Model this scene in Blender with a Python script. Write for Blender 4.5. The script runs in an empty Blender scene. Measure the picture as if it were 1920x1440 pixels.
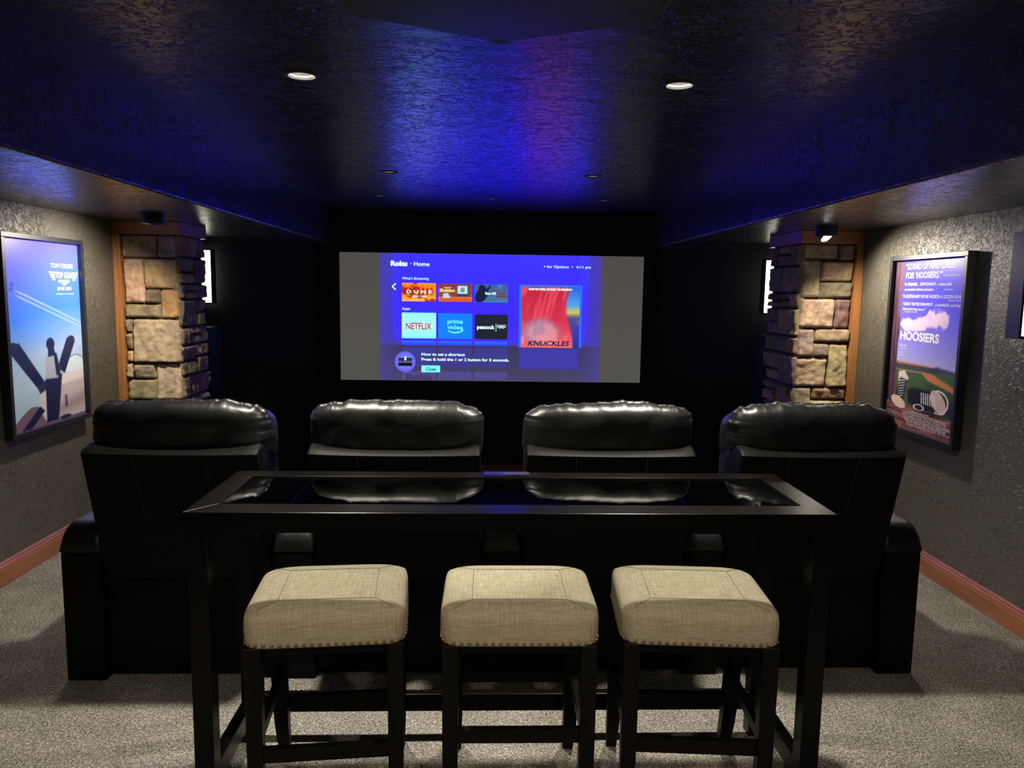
import bpy, bmesh, math, random
import numpy as np
from mathutils import Vector, Matrix, noise as mnoise

C = bpy.context.scene.collection
scene = bpy.context.scene
PI = math.pi

# ------------------------------------------------------------------ camera
PITCH, YAW, ROLL, FPX = 0.120957, 0.033444, 0.014567, 1440.0
cam_d = bpy.data.cameras.new('camera'); cam = bpy.data.objects.new('camera', cam_d); C.objects.link(cam)
fw = Vector((math.sin(YAW)*math.cos(PITCH), math.cos(YAW)*math.cos(PITCH), -math.sin(PITCH)))
rt = Vector((math.cos(YAW), -math.sin(YAW), 0)); up = rt.cross(fw)
rt2 = rt*math.cos(ROLL) + up*math.sin(ROLL); up2 = up*math.cos(ROLL) - rt*math.sin(ROLL)
m = Matrix((rt2, up2, -fw)).transposed().to_4x4(); m.translation = (0, 0, 1.62)
cam.matrix_world = m
cam_d.sensor_fit = 'HORIZONTAL'; cam_d.sensor_width = 36.0; cam_d.lens = 36.0*FPX/1920.0
cam_d.clip_start = 0.02
scene.camera = cam

# ------------------------------------------------------------------ world, exposure
w = bpy.data.worlds.new('world'); scene.world = w; w.use_nodes = True
w.node_tree.nodes['Background'].inputs[0].default_value = (0, 0, 0, 1)
vs = scene.view_settings
vs.view_transform = 'Standard'; vs.look = 'None'; vs.gamma = 1.0; vs.use_curve_mapping = False
vs.exposure = 0.0
scene.cycles.max_bounces = 8
scene.cycles.diffuse_bounces = 4
scene.cycles.sample_clamp_indirect = 4.0

WARM = (1.0, 0.93, 0.78)
WARM_REAR = (1.0, 0.87, 0.68)
WARM_SPOT = (1.0, 0.90, 0.74)
P_DOWN = 340.0      # watts, downlights above the recliners
P_REAR = 175.0      # downlights behind the camera
P_SPOT = 82.0      # adjustable spots beside the columns
E_SCREEN = 1.0
E_SCONCE = 3.5

def lamp(name, kind, loc, power, color=WARM, aim=None, size=0.03, cone=None, blend=0.5):
    d = bpy.data.lights.new(name, kind); d.energy = power; d.color = color
    if kind == 'SPOT':
        d.spot_size = cone; d.spot_blend = blend; d.shadow_soft_size = size
    o = bpy.data.objects.new(name, d); C.objects.link(o); o.location = loc
    if aim is not None:
        o.rotation_euler = (Vector(aim)-Vector(loc)).to_track_quat('-Z', 'Y').to_euler()
    return o

XL, XR = -2.60, 2.59
HC, HS = 2.405, 2.06
SL, SR = -1.58, 1.665
YB, YF = -1.5, 7.9
ZLOW = -0.36
DOWN = [(-0.70, 3.0), (0.72, 3.01), (-0.673, 5.36), (0.714, 5.37), (-0.924, 6.71), (0.033, 6.78), (1.0, 6.75), (-0.7, 0.62), (0.72, 0.63)]
for i, (x, y) in enumerate(DOWN):
    if i in (0, 1):
        lamp('downlight_lamp', 'SPOT', (x, y, HC-0.006), P_DOWN, aim=(x, y, 0), cone=math.radians(128), blend=0.9, size=0.055)
    if i in (7, 8):
        lamp('downlight_lamp', 'SPOT', (x, y, HC-0.006), P_REAR, WARM_REAR, aim=(x, y, 0), cone=math.radians(128), blend=0.9, size=0.055)
lamp('spot_lamp', 'SPOT', (-2.06, 4.84, 1.965), P_SPOT, WARM_SPOT, aim=(-2.6, 4.75, 1.15), cone=math.radians(150), blend=0.8, size=0.025)
lamp('spot_lamp', 'SPOT', (2.17, 4.93, 1.965), P_SPOT, WARM_SPOT, aim=(2.59, 4.65, 1.15), cone=math.radians(150), blend=0.8, size=0.025)

# ------------------------------------------------------------------ materials
def lin(c):
    return tuple(((v/255.0)/12.92 if v/255.0 <= 0.04045 else ((v/255.0+0.055)/1.055)**2.4) for v in c)

def mat(name, color=(0.5, 0.5, 0.5), rough=0.5, metal=0.0, coat=0.0, coat_rough=0.1, spec=0.5, emit=None, estr=0.0):
    mm = bpy.data.materials.new(name); mm.use_nodes = True
    b = mm.node_tree.nodes['Principled BSDF']
    b.inputs['Base Color'].default_value = (*color, 1)
    b.inputs['Roughness'].default_value = rough; b.inputs['Metallic'].default_value = metal
    b.inputs['Coat Weight'].default_value = coat; b.inputs['Coat Roughness'].default_value = coat_rough
    b.inputs['Specular IOR Level'].default_value = spec
    if emit is not None:
        b.inputs['Emission Color'].default_value = (*emit, 1); b.inputs['Emission Strength'].default_value = estr
    return mm

def N(mm, t, **kw):
    n = mm.node_tree.nodes.new(t)
    for k, v in kw.items():
        if k in n.inputs: n.inputs[k].default_value = v
        else: setattr(n, k, v)
    return n
def LK(mm, a, b): mm.node_tree.links.new(a, b)
def bsdf(mm): return mm.node_tree.nodes['Principled BSDF']
def coords(mm, scale=(1, 1, 1), rot=(0, 0, 0)):
    t = N(mm, 'ShaderNodeTexCoord'); mp = N(mm, 'ShaderNodeMapping')
    mp.inputs['Scale'].default_value = scale; mp.inputs['Rotation'].default_value = rot
    LK(mm, t.outputs['Object'], mp.inputs['Vector']); return mp.outputs['Vector']
def ramp(mm, src, stops):
    r = N(mm, 'ShaderNodeValToRGB'); e = r.color_ramp.elements
    while len(e) < len(stops): e.new(0.5)
    for k, (p, c) in enumerate(stops):
        e[k].position = p; e[k].color = (*c, 1) if len(c) == 3 else c
    LK(mm, src, r.inputs['Fac']); return r.outputs['Color']
def bump(mm, h, strength=0.5, dist=0.005, prev=None):
    b = N(mm, 'ShaderNodeBump'); b.inputs['Strength'].default_value = strength; b.inputs['Distance'].default_value = dist
    LK(mm, h, b.inputs['Height'])
    if prev is not None: LK(mm, prev, b.inputs['Normal'])
    return b.outputs['Normal']

def plaster(name, color, rough, dist, stretch=(1, 1, 1), scale=16, fine=0.0015):
    mm = mat(name, color, rough)
    v = coords(mm, stretch)
    n1 = N(mm, 'ShaderNodeTexNoise', Scale=scale, Detail=3.0, Roughness=0.5, Distortion=1.2); LK(mm, v, n1.inputs['Vector'])
    c1 = ramp(mm, n1.outputs['Fac'], [(0.0, (1, 1, 1)), (0.455, (1, 1, 1)), (0.492, (0, 0, 0)), (0.508, (0, 0, 0)), (0.545, (0.8, 0.8, 0.8))])
    n2 = N(mm, 'ShaderNodeTexNoise', Scale=scale*0.16, Detail=2.0); LK(mm, v, n2.inputs['Vector'])
    c2 = ramp(mm, n2.outputs['Fac'], [(0.40, (1, 1, 1)), (0.58, (0.35, 0.35, 0.35))])
    inv = N(mm, 'ShaderNodeMath', operation='SUBTRACT'); inv.inputs[0].default_value = 1.0; LK(mm, c1, inv.inputs[1])
    mul = N(mm, 'ShaderNodeMath', operation='MULTIPLY'); LK(mm, inv.outputs[0], mul.inputs[0]); LK(mm, c2, mul.inputs[1])
    nn = bump(mm, mul.outputs[0], 1.0, dist)
    n3 = N(mm, 'ShaderNodeTexNoise', Scale=scale*3.2, Detail=4.0, Roughness=0.6); LK(mm, v, n3.inputs['Vector'])
    nn = bump(mm, n3.outputs['Fac'], 0.6, fine, nn)
    n4 = N(mm, 'ShaderNodeTexNoise', Scale=5.0, Detail=2.0); LK(mm, v, n4.inputs['Vector'])
    nn = bump(mm, n4.outputs['Fac'], 0.5, 0.01, nn)
    LK(mm, nn, bsdf(mm).inputs['Normal'])
    return mm

M = {}
M['wall'] = plaster('wall_plaster', (0.090, 0.084, 0.066), 0.45, 0.006, scale=24, fine=0.005)
M['ceil'] = plaster('ceiling_plaster', (0.030, 0.028, 0.026), 0.26, 0.012, stretch=(0.8, 1.1, 1), scale=22, fine=0.0016)
bsdf(M['ceil']).inputs['Specular IOR Level'].default_value = 1.0
M['screenwall'] = mat('screen_wall_paint', (0.012, 0.011, 0.010), 0.75)

mm = mat('carpet', (0.3, 0.28, 0.25), 0.95, spec=0.1)
v = coords(mm)
n = N(mm, 'ShaderNodeTexNoise', Scale=150.0, Detail=3.0, Roughness=0.7, Distortion=0.8); LK(mm, v, n.inputs['Vector'])
col = ramp(mm, n.outputs['Fac'], [(0.36, (0.07, 0.062, 0.053)), (0.47, (0.22, 0.205, 0.18)), (0.56, (0.42, 0.395, 0.35)), (0.66, (0.72, 0.69, 0.62))])
n2 = N(mm, 'ShaderNodeTexNoise', Scale=5.0, Detail=3.0); LK(mm, v, n2.inputs['Vector'])
c2 = ramp(mm, n2.outputs['Fac'], [(0.3, (0.72, 0.72, 0.72)), (0.7, (1.0, 1.0, 1.0))])
mx = N(mm, 'ShaderNodeMix', data_type='RGBA', blend_type='MULTIPLY'); mx.inputs[0].default_value = 1
LK(mm, col, mx.inputs[6]); LK(mm, c2, mx.inputs[7]); LK(mm, mx.outputs[2], bsdf(mm).inputs['Base Color'])
LK(mm, bump(mm, n.outputs['Fac'], 1.0, 0.012), bsdf(mm).inputs['Normal'])
M['carpet'] = mm

def wood(name, c1, c2, rough, axis=1, scale=1.0, coat=0.2):
    mm = mat(name, c1, rough, coat=coat, coat_rough=0.25)
    s = [22*scale]*3; s[axis] = 1.6*scale
    v = coords(mm, tuple(s))
    n = N(mm, 'ShaderNodeTexNoise', Scale=1.5, Detail=5.0, Roughness=0.6, Distortion=0.5); LK(mm, v, n.inputs['Vector'])
    LK(mm, ramp(mm, n.outputs['Fac'], [(0.3, c2), (0.65, c1)]), bsdf(mm).inputs['Base Color'])
    return mm
M['oak_y'] = wood('stained_wood', (0.34, 0.125, 0.062), (0.24, 0.083, 0.04), 0.35, 1)
M['oak_x'] = wood('stained_wood_cross', (0.40, 0.16, 0.05), (0.28, 0.10, 0.032), 0.35, 0)
M['oak_z'] = wood('stained_wood_upright', (0.42, 0.18, 0.06), (0.30, 0.12, 0.04), 0.38, 2)
M['espresso'] = wood('espresso_wood', (0.0022, 0.0017, 0.0014), (0.0013, 0.001, 0.0009), 0.30, 0, coat=0.0)
bsdf(M['espresso']).inputs['Specular IOR Level'].default_value = 0.15
M['stool_wood'] = wood('stool_wood', (0.0030, 0.0024, 0.0020), (0.0018, 0.0015, 0.0012), 0.45, 2, coat=0.0)
bsdf(M['stool_wood']).inputs['Specular IOR Level'].default_value = 0.12

mm = mat('black_leather', (0.004, 0.004, 0.0045), 0.41, spec=0.5)
v = coords(mm)
n = N(mm, 'ShaderNodeTexVoronoi', Scale=420.0); LK(mm, v, n.inputs['Vector'])
n2 = N(mm, 'ShaderNodeTexNoise', Scale=9.0, Detail=3.0, Distortion=0.4); LK(mm, v, n2.inputs['Vector'])
nn = bump(mm, n.outputs['Distance'], 0.10, 0.001)
nn = bump(mm, n2.outputs['Fac'], 0.35, 0.012, nn)
LK(mm, nn, bsdf(mm).inputs['Normal'])
M['leather'] = mm
M['leather_back'] = mat('black_leatherette', (0.0014, 0.0014, 0.0014), 0.55, spec=0.1)
M['seam'] = mat('leather_seam', (0.02, 0.02, 0.02), 0.3)

mm = mat('beige_linen', (0.5, 0.42, 0.3), 0.9, spec=0.2)
a = N(mm, 'ShaderNodeTexNoise', Scale=1.0, Detail=4.0, Roughness=0.7); LK(mm, coords(mm, (260, 14, 14)), a.inputs['Vector'])
b_ = N(mm, 'ShaderNodeTexNoise', Scale=1.0, Detail=4.0, Roughness=0.7); LK(mm, coords(mm, (14, 260, 260)), b_.inputs['Vector'])
ad = N(mm, 'ShaderNodeMath', operation='ADD'); LK(mm, a.outputs['Fac'], ad.inputs[0]); LK(mm, b_.outputs['Fac'], ad.inputs[1])
hf = N(mm, 'ShaderNodeMath', operation='MULTIPLY'); hf.inputs[1].default_value = 0.5; LK(mm, ad.outputs[0], hf.inputs[0])
LK(mm, ramp(mm, hf.outputs[0], [(0.36, (0.20, 0.157, 0.108)), (0.5, (0.30, 0.25, 0.18)), (0.64, (0.40, 0.345, 0.26))]), bsdf(mm).inputs['Base Color'])
LK(mm, bump(mm, hf.outputs[0], 0.4, 0.002), bsdf(mm).inputs['Normal'])
M['linen'] = mm
M['thread'] = mat('linen_seam', (0.16, 0.12, 0.08), 0.9)
M['brass'] = mat('antique_brass', (0.32, 0.19, 0.10), 0.3, metal=1.0)
mm = bpy.data.materials.new('clear_glass'); mm.use_nodes = True; nt = mm.node_tree; nt.nodes.remove(bsdf(mm))
tr = N(mm, 'ShaderNodeBsdfTransparent'); tr.inputs['Color'].default_value = (0.86, 0.90, 0.88, 1)
gl = N(mm, 'ShaderNodeBsdfGlossy'); gl.inputs['Roughness'].default_value = 0.01; fr = N(mm, 'ShaderNodeFresnel'); fr.inputs['IOR'].default_value = 1.75
ms = N(mm, 'ShaderNodeMixShader'); LK(mm, fr.outputs[0], ms.inputs[0]); LK(mm, tr.outputs[0], ms.inputs[1]); LK(mm, gl.outputs[0], ms.inputs[2])
LK(mm, ms.outputs[0], nt.nodes['Material Output'].inputs['Surface'])
M['black_glass'] = mm
M['black_plastic'] = mat('black_plastic', (0.012, 0.012, 0.014), 0.4)
M['outlet'] = mat('outlet_plastic', (0.008, 0.008, 0.012), 0.25)
M['gold'] = mat('brushed_metal', (0.6, 0.48, 0.36), 0.35, metal=1.0)
M['frame'] = mat('black_frame', (0.012, 0.012, 0.014), 0.4)
M['speaker'] = mat('speaker_black', (0.006, 0.006, 0.006), 0.5)
M['projector'] = mat('projector_black', (0.002, 0.002, 0.0025), 0.5, spec=0.15)
M['lens'] = mat('projector_lens', (0.08, 0.10, 0.2), 0.08, coat=1.0)
M['trim_ring'] = mat('downlight_trim', (0.03, 0.03, 0.032), 0.4)
M['reflector'] = mat('downlight_reflector', (0.85, 0.84, 0.80), 0.4)
M['bulb_on'] = mat('bulb_lit', (0.8, 0.8, 0.75), 0.4, emit=(1.0, 0.95, 0.82), estr=1.8)
M['bulb_dim'] = mat('bulb_dim', (0.8, 0.8, 0.75), 0.4, emit=(1.0, 0.97, 0.9), estr=1.4)
M['spot_lens'] = mat('spot_lens', (0.8, 0.8, 0.8), 0.4, emit=(1, 0.97, 0.9), estr=4.0)
M['diffuser'] = mat('sconce_diffuser', (0.8, 0.8, 0.75), 0.5, emit=(1.0, 0.97, 0.80), estr=E_SCONCE)
M['mortar'] = mat('mortar', (0.035, 0.03, 0.026), 0.95)
M['screen_frame'] = mat('screen_frame_velvet', (0.004, 0.004, 0.004), 0.9)

mm = mat('stacked_stone', (0.3, 0.25, 0.2), 0.85, spec=0.3)
at = N(mm, 'ShaderNodeAttribute', attribute_name='col')
v = coords(mm)
n = N(mm, 'ShaderNodeTexNoise', Scale=14.0, Detail=7.0, Roughness=0.65, Distortion=0.5); LK(mm, v, n.inputs['Vector'])
tint = ramp(mm, n.outputs['Fac'], [(0.3, (0.55, 0.50, 0.47)), (0.5, (1.0, 0.97, 0.92)), (0.72, (1.45, 1.30, 1.08))])
mx = N(mm, 'ShaderNodeMix', data_type='RGBA', blend_type='MULTIPLY'); mx.inputs[0].default_value = 1
LK(mm, at.outputs['Color'], mx.inputs[6]); LK(mm, tint, mx.inputs[7]); LK(mm, mx.outputs[2], bsdf(mm).inputs['Base Color'])
n2 = N(mm, 'ShaderNodeTexNoise', Scale=26.0, Detail=7.0, Roughness=0.7); LK(mm, v, n2.inputs['Vector'])
LK(mm, bump(mm, n2.outputs['Fac'], 0.6, 0.014), bsdf(mm).inputs['Normal'])
M['stone'] = mm

mm = mat('poster_print', (0.5, 0.5, 0.5), 0.35, coat=0.15, coat_rough=0.1)
at = N(mm, 'ShaderNodeAttribute', attribute_name='col'); LK(mm, at.outputs['Color'], bsdf(mm).inputs['Base Color'])
M['print'] = mm
M['print_white'] = mat('poster_white_ink', (0.80, 0.80, 0.84), 0.4)
mm = mat('projected_picture', (0.10, 0.10, 0.10), 0.8, spec=0.1)
at = N(mm, 'ShaderNodeAttribute', attribute_name='col')
LK(mm, at.outputs['Color'], bsdf(mm).inputs['Emission Color']); bsdf(mm).inputs['Emission Strength'].default_value = 1.0
M['picture'] = mm
def emis(name, c, s): return mat(name, (0.25, 0.25, 0.25), 0.8, spec=0.1, emit=lin(c), estr=s)
M['t_white'] = emis('picture_white', (205, 250, 255), 1.5)
M['t_red'] = emis('picture_red', (205, 45, 75), 1.0)
M['t_cyan'] = emis('picture_cyan', (90, 225, 235), 1.3)
M['t_dark'] = emis('picture_dark', (60, 20, 40), 1.0)
M['t_yellow'] = emis('picture_yellow', (245, 240, 150), 1.0)
M['t_maroon'] = emis('picture_maroon', (125, 35, 60), 1.0)
M['t_dim'] = emis('picture_dim', (60, 58, 100), 1.0)

# ------------------------------------------------------------------ mesh helpers
def link(name, me, m=None, parent=None, loc=(0, 0, 0), rz=0.0):
    if m is not None: me.materials.append(m)
    o = bpy.data.objects.new(name, me); C.objects.link(o)
    o.location = loc; o.rotation_euler = (0, 0, rz)
    if parent is not None: o.parent = parent
    return o
def obj(name, bm, m, parent=None, loc=(0, 0, 0), rz=0.0, smooth=False):
    bmesh.ops.recalc_face_normals(bm, faces=bm.faces)
    me = bpy.data.meshes.new(name); bm.to_mesh(me); bm.free()
    if smooth:
        me.polygons.foreach_set('use_smooth', [True]*len(me.polygons))
        if smooth != 'full':
            me.set_sharp_from_angle(angle=math.radians(40))
    return link(name, me, m, parent, loc, rz)
def tag(o, label, cat, group=None):
    o['label'] = label; o['category'] = cat
    if group: o['group'] = group
    return o
def struct(o): o['kind'] = 'structure'; return o
def empty(name, loc, rz=0.0):
    o = bpy.data.objects.new(name, None); C.objects.link(o); o.location = loc; o.rotation_euler = (0, 0, rz)
    o.empty_display_size = 0.1; return o
def copy_tree(o, parent=None):
    c = o.copy(); C.objects.link(c); c.parent = parent
    for ch in list(o.children): copy_tree(ch, c)
    return c
def box(bm, x0, x1, y0, y1, z0, z1, bev=0.0, seg=2):
    r = bmesh.ops.create_cube(bm, size=1.0)
    vs_ = r['verts']
    for v in vs_:
        v.co = Vector((x0+(v.co.x+0.5)*(x1-x0), y0+(v.co.y+0.5)*(y1-y0), z0+(v.co.z+0.5)*(z1-z0)))
    if bev > 0:
        es = list({e for v in vs_ for e in v.link_edges})
        bmesh.ops.bevel(bm, geom=es, offset=bev, segments=seg, profile=0.5, affect='EDGES')
    return bm
def B(*a, **k):
    return box(bmesh.new(), *a, **k)
def prism(bm, pts, axis, a0, a1):
    """extrude a closed polygon (2D pts) along axis 'x','y','z'"""
    def P(p, a):
        return {'x': (a, p[0], p[1]), 'y': (p[0], a, p[1]), 'z': (p[0], p[1], a)}[axis]
    v0 = [bm.verts.new(P(p, a0)) for p in pts]; v1 = [bm.verts.new(P(p, a1)) for p in pts]
    bm.faces.new(v0[::-1]); bm.faces.new(v1)
    n = len(pts)
    for i in range(n): bm.faces.new((v0[i], v0[(i+1) % n], v1[(i+1) % n], v1[i]))
    return bm
def arc(cx, cy, r, a0, a1, n):
    return [(cx+r*math.cos(math.radians(a0+(a1-a0)*i/n)), cy+r*math.sin(math.radians(a0+(a1-a0)*i/n))) for i in range(n+1)]
def lathe(bm, prof, segs=32, M4=None):
    rings = []
    for r, z in prof:
        ring = []
        for i in range(segs):
            a = 2*PI*i/segs; co = Vector((r*math.cos(a), r*math.sin(a), z))
            ring.append(bm.verts.new(M4 @ co if M4 is not None else co))
        rings.append(ring)
    for a, b in zip(rings, rings[1:]):
        for i in range(segs): bm.faces.new((a[i], a[(i+1) % segs], b[(i+1) % segs], b[i]))
    return rings
def tube(bm, pts, r, segs=6):
    pts = [Vector(p) for p in pts]; rings = []
    for i, p in enumerate(pts):
        t = (pts[min(i+1, len(pts)-1)]-pts[max(i-1, 0)]).normalized()
        u_ = t.orthogonal().normalized() if i == 0 else (u_ - t*u_.dot(t)).normalized()
        w_ = t.cross(u_)
        rings.append([bm.verts.new(p+u_*r*math.cos(2*PI*k/segs)+w_*r*math.sin(2*PI*k/segs)) for k in range(segs)])
    for a, b in zip(rings, rings[1:]):
        for k in range(segs): bm.faces.new((a[k], a[(k+1) % segs], b[(k+1) % segs], b[k]))
    bm.faces.new(rings[0][::-1]); bm.faces.new(rings[-1])
    return bm
def loft(bm, rings, cap=True):
    R = [[bm.verts.new(p) for p in r] for r in rings]
    for a, b in zip(R, R[1:]):
        n = len(a)
        for i in range(n): bm.faces.new((a[i], a[(i+1) % n], b[(i+1) % n], b[i]))
    if cap: bm.faces.new(R[0][::-1]); bm.faces.new(R[-1])
    return bm

# ------------------------------------------------------------------ room shell
struct(obj('floor', B(XL-0.1, XR+0.1, YB, 6.1, -0.40, 0.0), M['carpet']))
struct(obj('floor.001', B(XL-0.1, XR+0.1, 6.1, YF+0.1, ZLOW-0.1, ZLOW), M['carpet']))
struct(obj('wall_left', B(XL-0.12, XL, YB, 7.9, ZLOW, HC+0.2), M['wall']))
struct(obj('wall_right', B(XR, XR+0.12, YB, 7.9, ZLOW, HC+0.2), M['wall']))
struct(obj('wall_back', B(XL-0.1, XR+0.1, YB-0.12, YB, 0, HC+0.2), M['wall']))
bm = bmesh.new()
prism(bm, [(XL, 7.20), (-1.60, YF), (1.67, YF), (XR, 7.22), (XR, YF+0.15), (XL, YF+0.15)], 'z', ZLOW, HC+0.2)
struct(obj('wall_front', bm, M['screenwall']))

# ceiling: soffits with a rounded lower edge, middle field with round openings for the downlights
bm = bmesh.new()
r = 0.014
pl = [(XL-0.02, HS)] + arc(SL-r, HS+r, r, -90, 0, 5) + [(SL, HC)]
pr = [(SR, HC)] + arc(SR+r, HS+r, r, 180, 270, 5) + [(XR+0.02, HS)]
for prof in (pl, pr):
    a = [bm.verts.new((x, YB-0.02, z)) for x, z in prof]; b = [bm.verts.new((x, YF+0.05, z)) for x, z in prof]
    for i in range(len(prof)-1): bm.faces.new((a[i], a[i+1], b[i+1], b[i]))
RC = 0.047
edges = []
rect = [bm.verts.new(p) for p in ((SL, YB-0.02, HC), (SR, YB-0.02, HC), (SR, YF+0.05, HC), (SL, YF+0.05, HC))]
for i in range(4): edges.append(bm.edges.new((rect[i], rect[(i+1) % 4])))
for x, y in DOWN:
    ring = [bm.verts.new((x+RC*math.cos(2*PI*k/32), y+RC*math.sin(2*PI*k/32), HC)) for k in range(32)]
    for k in range(32): edges.append(bm.edges.new((ring[k], ring[(k+1) % 32])))
bmesh.ops.triangle_fill(bm, use_beauty=True, use_dissolve=False, edges=edges, normal=(0, 0, -1))
bmesh.ops.remove_doubles(bm, verts=bm.verts, dist=1e-5)
me = bpy.data.meshes.new('ceiling'); bm.to_mesh(me); bm.free()
me.polygons.foreach_set('use_smooth', [True]*len(me.polygons)); me.set_sharp_from_angle(angle=math.radians(25))
struct(link('ceiling', me, M['ceil']))

BP = [(0, 0), (0.016, 0), (0.016, 0.085), (0.013, 0.095), (0.013, 0.105), (0.009, 0.112), (0.009, 0.122), (0.004, 0.130), (0, 0.130)]
def baseb(name, side, x, y0, y1, z):
    bm = bmesh.new(); prism(bm, [(x+side*a, z+b) for a, b in BP], 'y', y0, y1)
    struct(obj(name, bm, M['oak_y']))
baseb('baseboard_left', 1, XL, YB, 5.46, 0.0)
baseb('baseboard_right', -1, XR, YB, 5.26, 0.0)
bm = bmesh.new(); prism(bm, [(YF-a*1.2, ZLOW+b*1.25) for a, b in BP], 'x', -1.60, 1.67)
struct(obj('baseboard_front', bm, M['oak_x']))

# ------------------------------------------------------------------ stone columns
def stone(bm, layer, rng, O, U, V, Nn, u0, u1, v0, v1, base):
    g = 0.0018
    u0 += g; u1 -= g; v0 += g; v1 -= g
    nu = max(6, int((u1-u0)/0.011)); nv = max(6, int((v1-v0)/0.011))
    off = Vector((rng.uniform(0, 50), rng.uniform(0, 50), rng.uniform(0, 50)))
    th = rng.uniform(0.020, 0.036)
    tu, tv = rng.uniform(-0.012, 0.012), rng.uniform(-0.012, 0.012)
    col = [c*rng.uniform(0.88, 1.12) for c in base]
    grid = []
    for j in range(nv+1):
        row = []
        for i in range(nu+1):
            a, b = i/nu, j/nv
            u, v = u0+(u1-u0)*a, v0+(v1-v0)*b
            e = min(min(a, 1-a)*(u1-u0), min(b, 1-b)*(v1-v0))
            wob = Vector((mnoise.noise(Vector((u*30, v*30, 3))+off), mnoise.noise(Vector((u*30, v*30, 9))+off), 0))*0.002
            k = min(1, e/0.007); k = math.sin(k*PI/2)
            q = Vector((u*9, v*9, 0))+off
            f1 = mnoise.noise(q)*0.009 + abs(mnoise.noise(q*2.0))*0.016 + abs(mnoise.noise(q*5))*0.007
            h = -0.012 if e <= 1e-6 else (th+f1+tu*(a-.5)*2+tv*(b-.5)*2)*k
            row.append(bm.verts.new(O+U*(u+wob.x)+V*(v+wob.y)+Nn*h))
        grid.append(row)
    for j in range(nv):
        for i in range(nu):
            f = bm.faces.new((grid[j][i], grid[j][i+1], grid[j+1][i+1], grid[j+1][i])); f.smooth = True
            for lp in f.loops: lp[layer] = (*col, 1)

PAL = [lin(c) for c in ((188, 166, 130), (150, 134, 112), (200, 182, 150), (142, 130, 122), (184, 150, 106), (164, 148, 126), (136, 118, 104))]
def zz(y, y0, y1, z0=1.98, z1=0.79): return z0+(y-y0)/(y1-y0)*(z1-z0)
LF = [(0,.68,245,372,1),(.68,1,245,372,3),(0,.40,375,617,2),(.40,1,375,538,0),(.40,.68,540,619,6),(.68,1,540,700,4),(0,.68,622,698,1),
      (0,.14,702,780,3),(0,.14,782,873,1),(0,.14,876,942,2),(.14,1,702,945,0),(0,.13,945,1030,0),(.13,.55,948,1035,5),(.55,1,948,1150,2),(0,.55,1035,1150,1),
      (0,.6,1152,1260,2),(.6,1,1152,1360,3),(0,.6,1262,1360,5),(0,.35,1362,1520,0),(.35,1,1362,1500,1),(.35,1,1502,1640,2),(0,.35,1522,1640,4),(0,1,1642,1760,3)]
RF = [(0,.68,250,330,1),(.68,1,250,335,3),(0,.33,332,525,0),(.33,1,338,440,2),(.33,1,442,525,3),(0,.68,528,678,2),(.68,1,528,680,6),
      (0,.30,682,828,5),(.30,1,680,752,1),(.30,.60,755,828,3),(.60,1,757,985,0),(0,.58,832,982,2),(0,.3,985,1120,5),(.3,1,987,1048,1),(.3,1,1050,1180,2),
      (0,.3,1122,1180,3),(0,.6,1182,1300,0),(.6,1,1182,1380,1),(0,.6,1302,1380,5),(0,.4,1382,1550,4),(.4,1,1382,1500,2),(.4,1,1502,1620,3),(0,.4,1552,1620,1),(0,1,1622,1720,0)]
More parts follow.
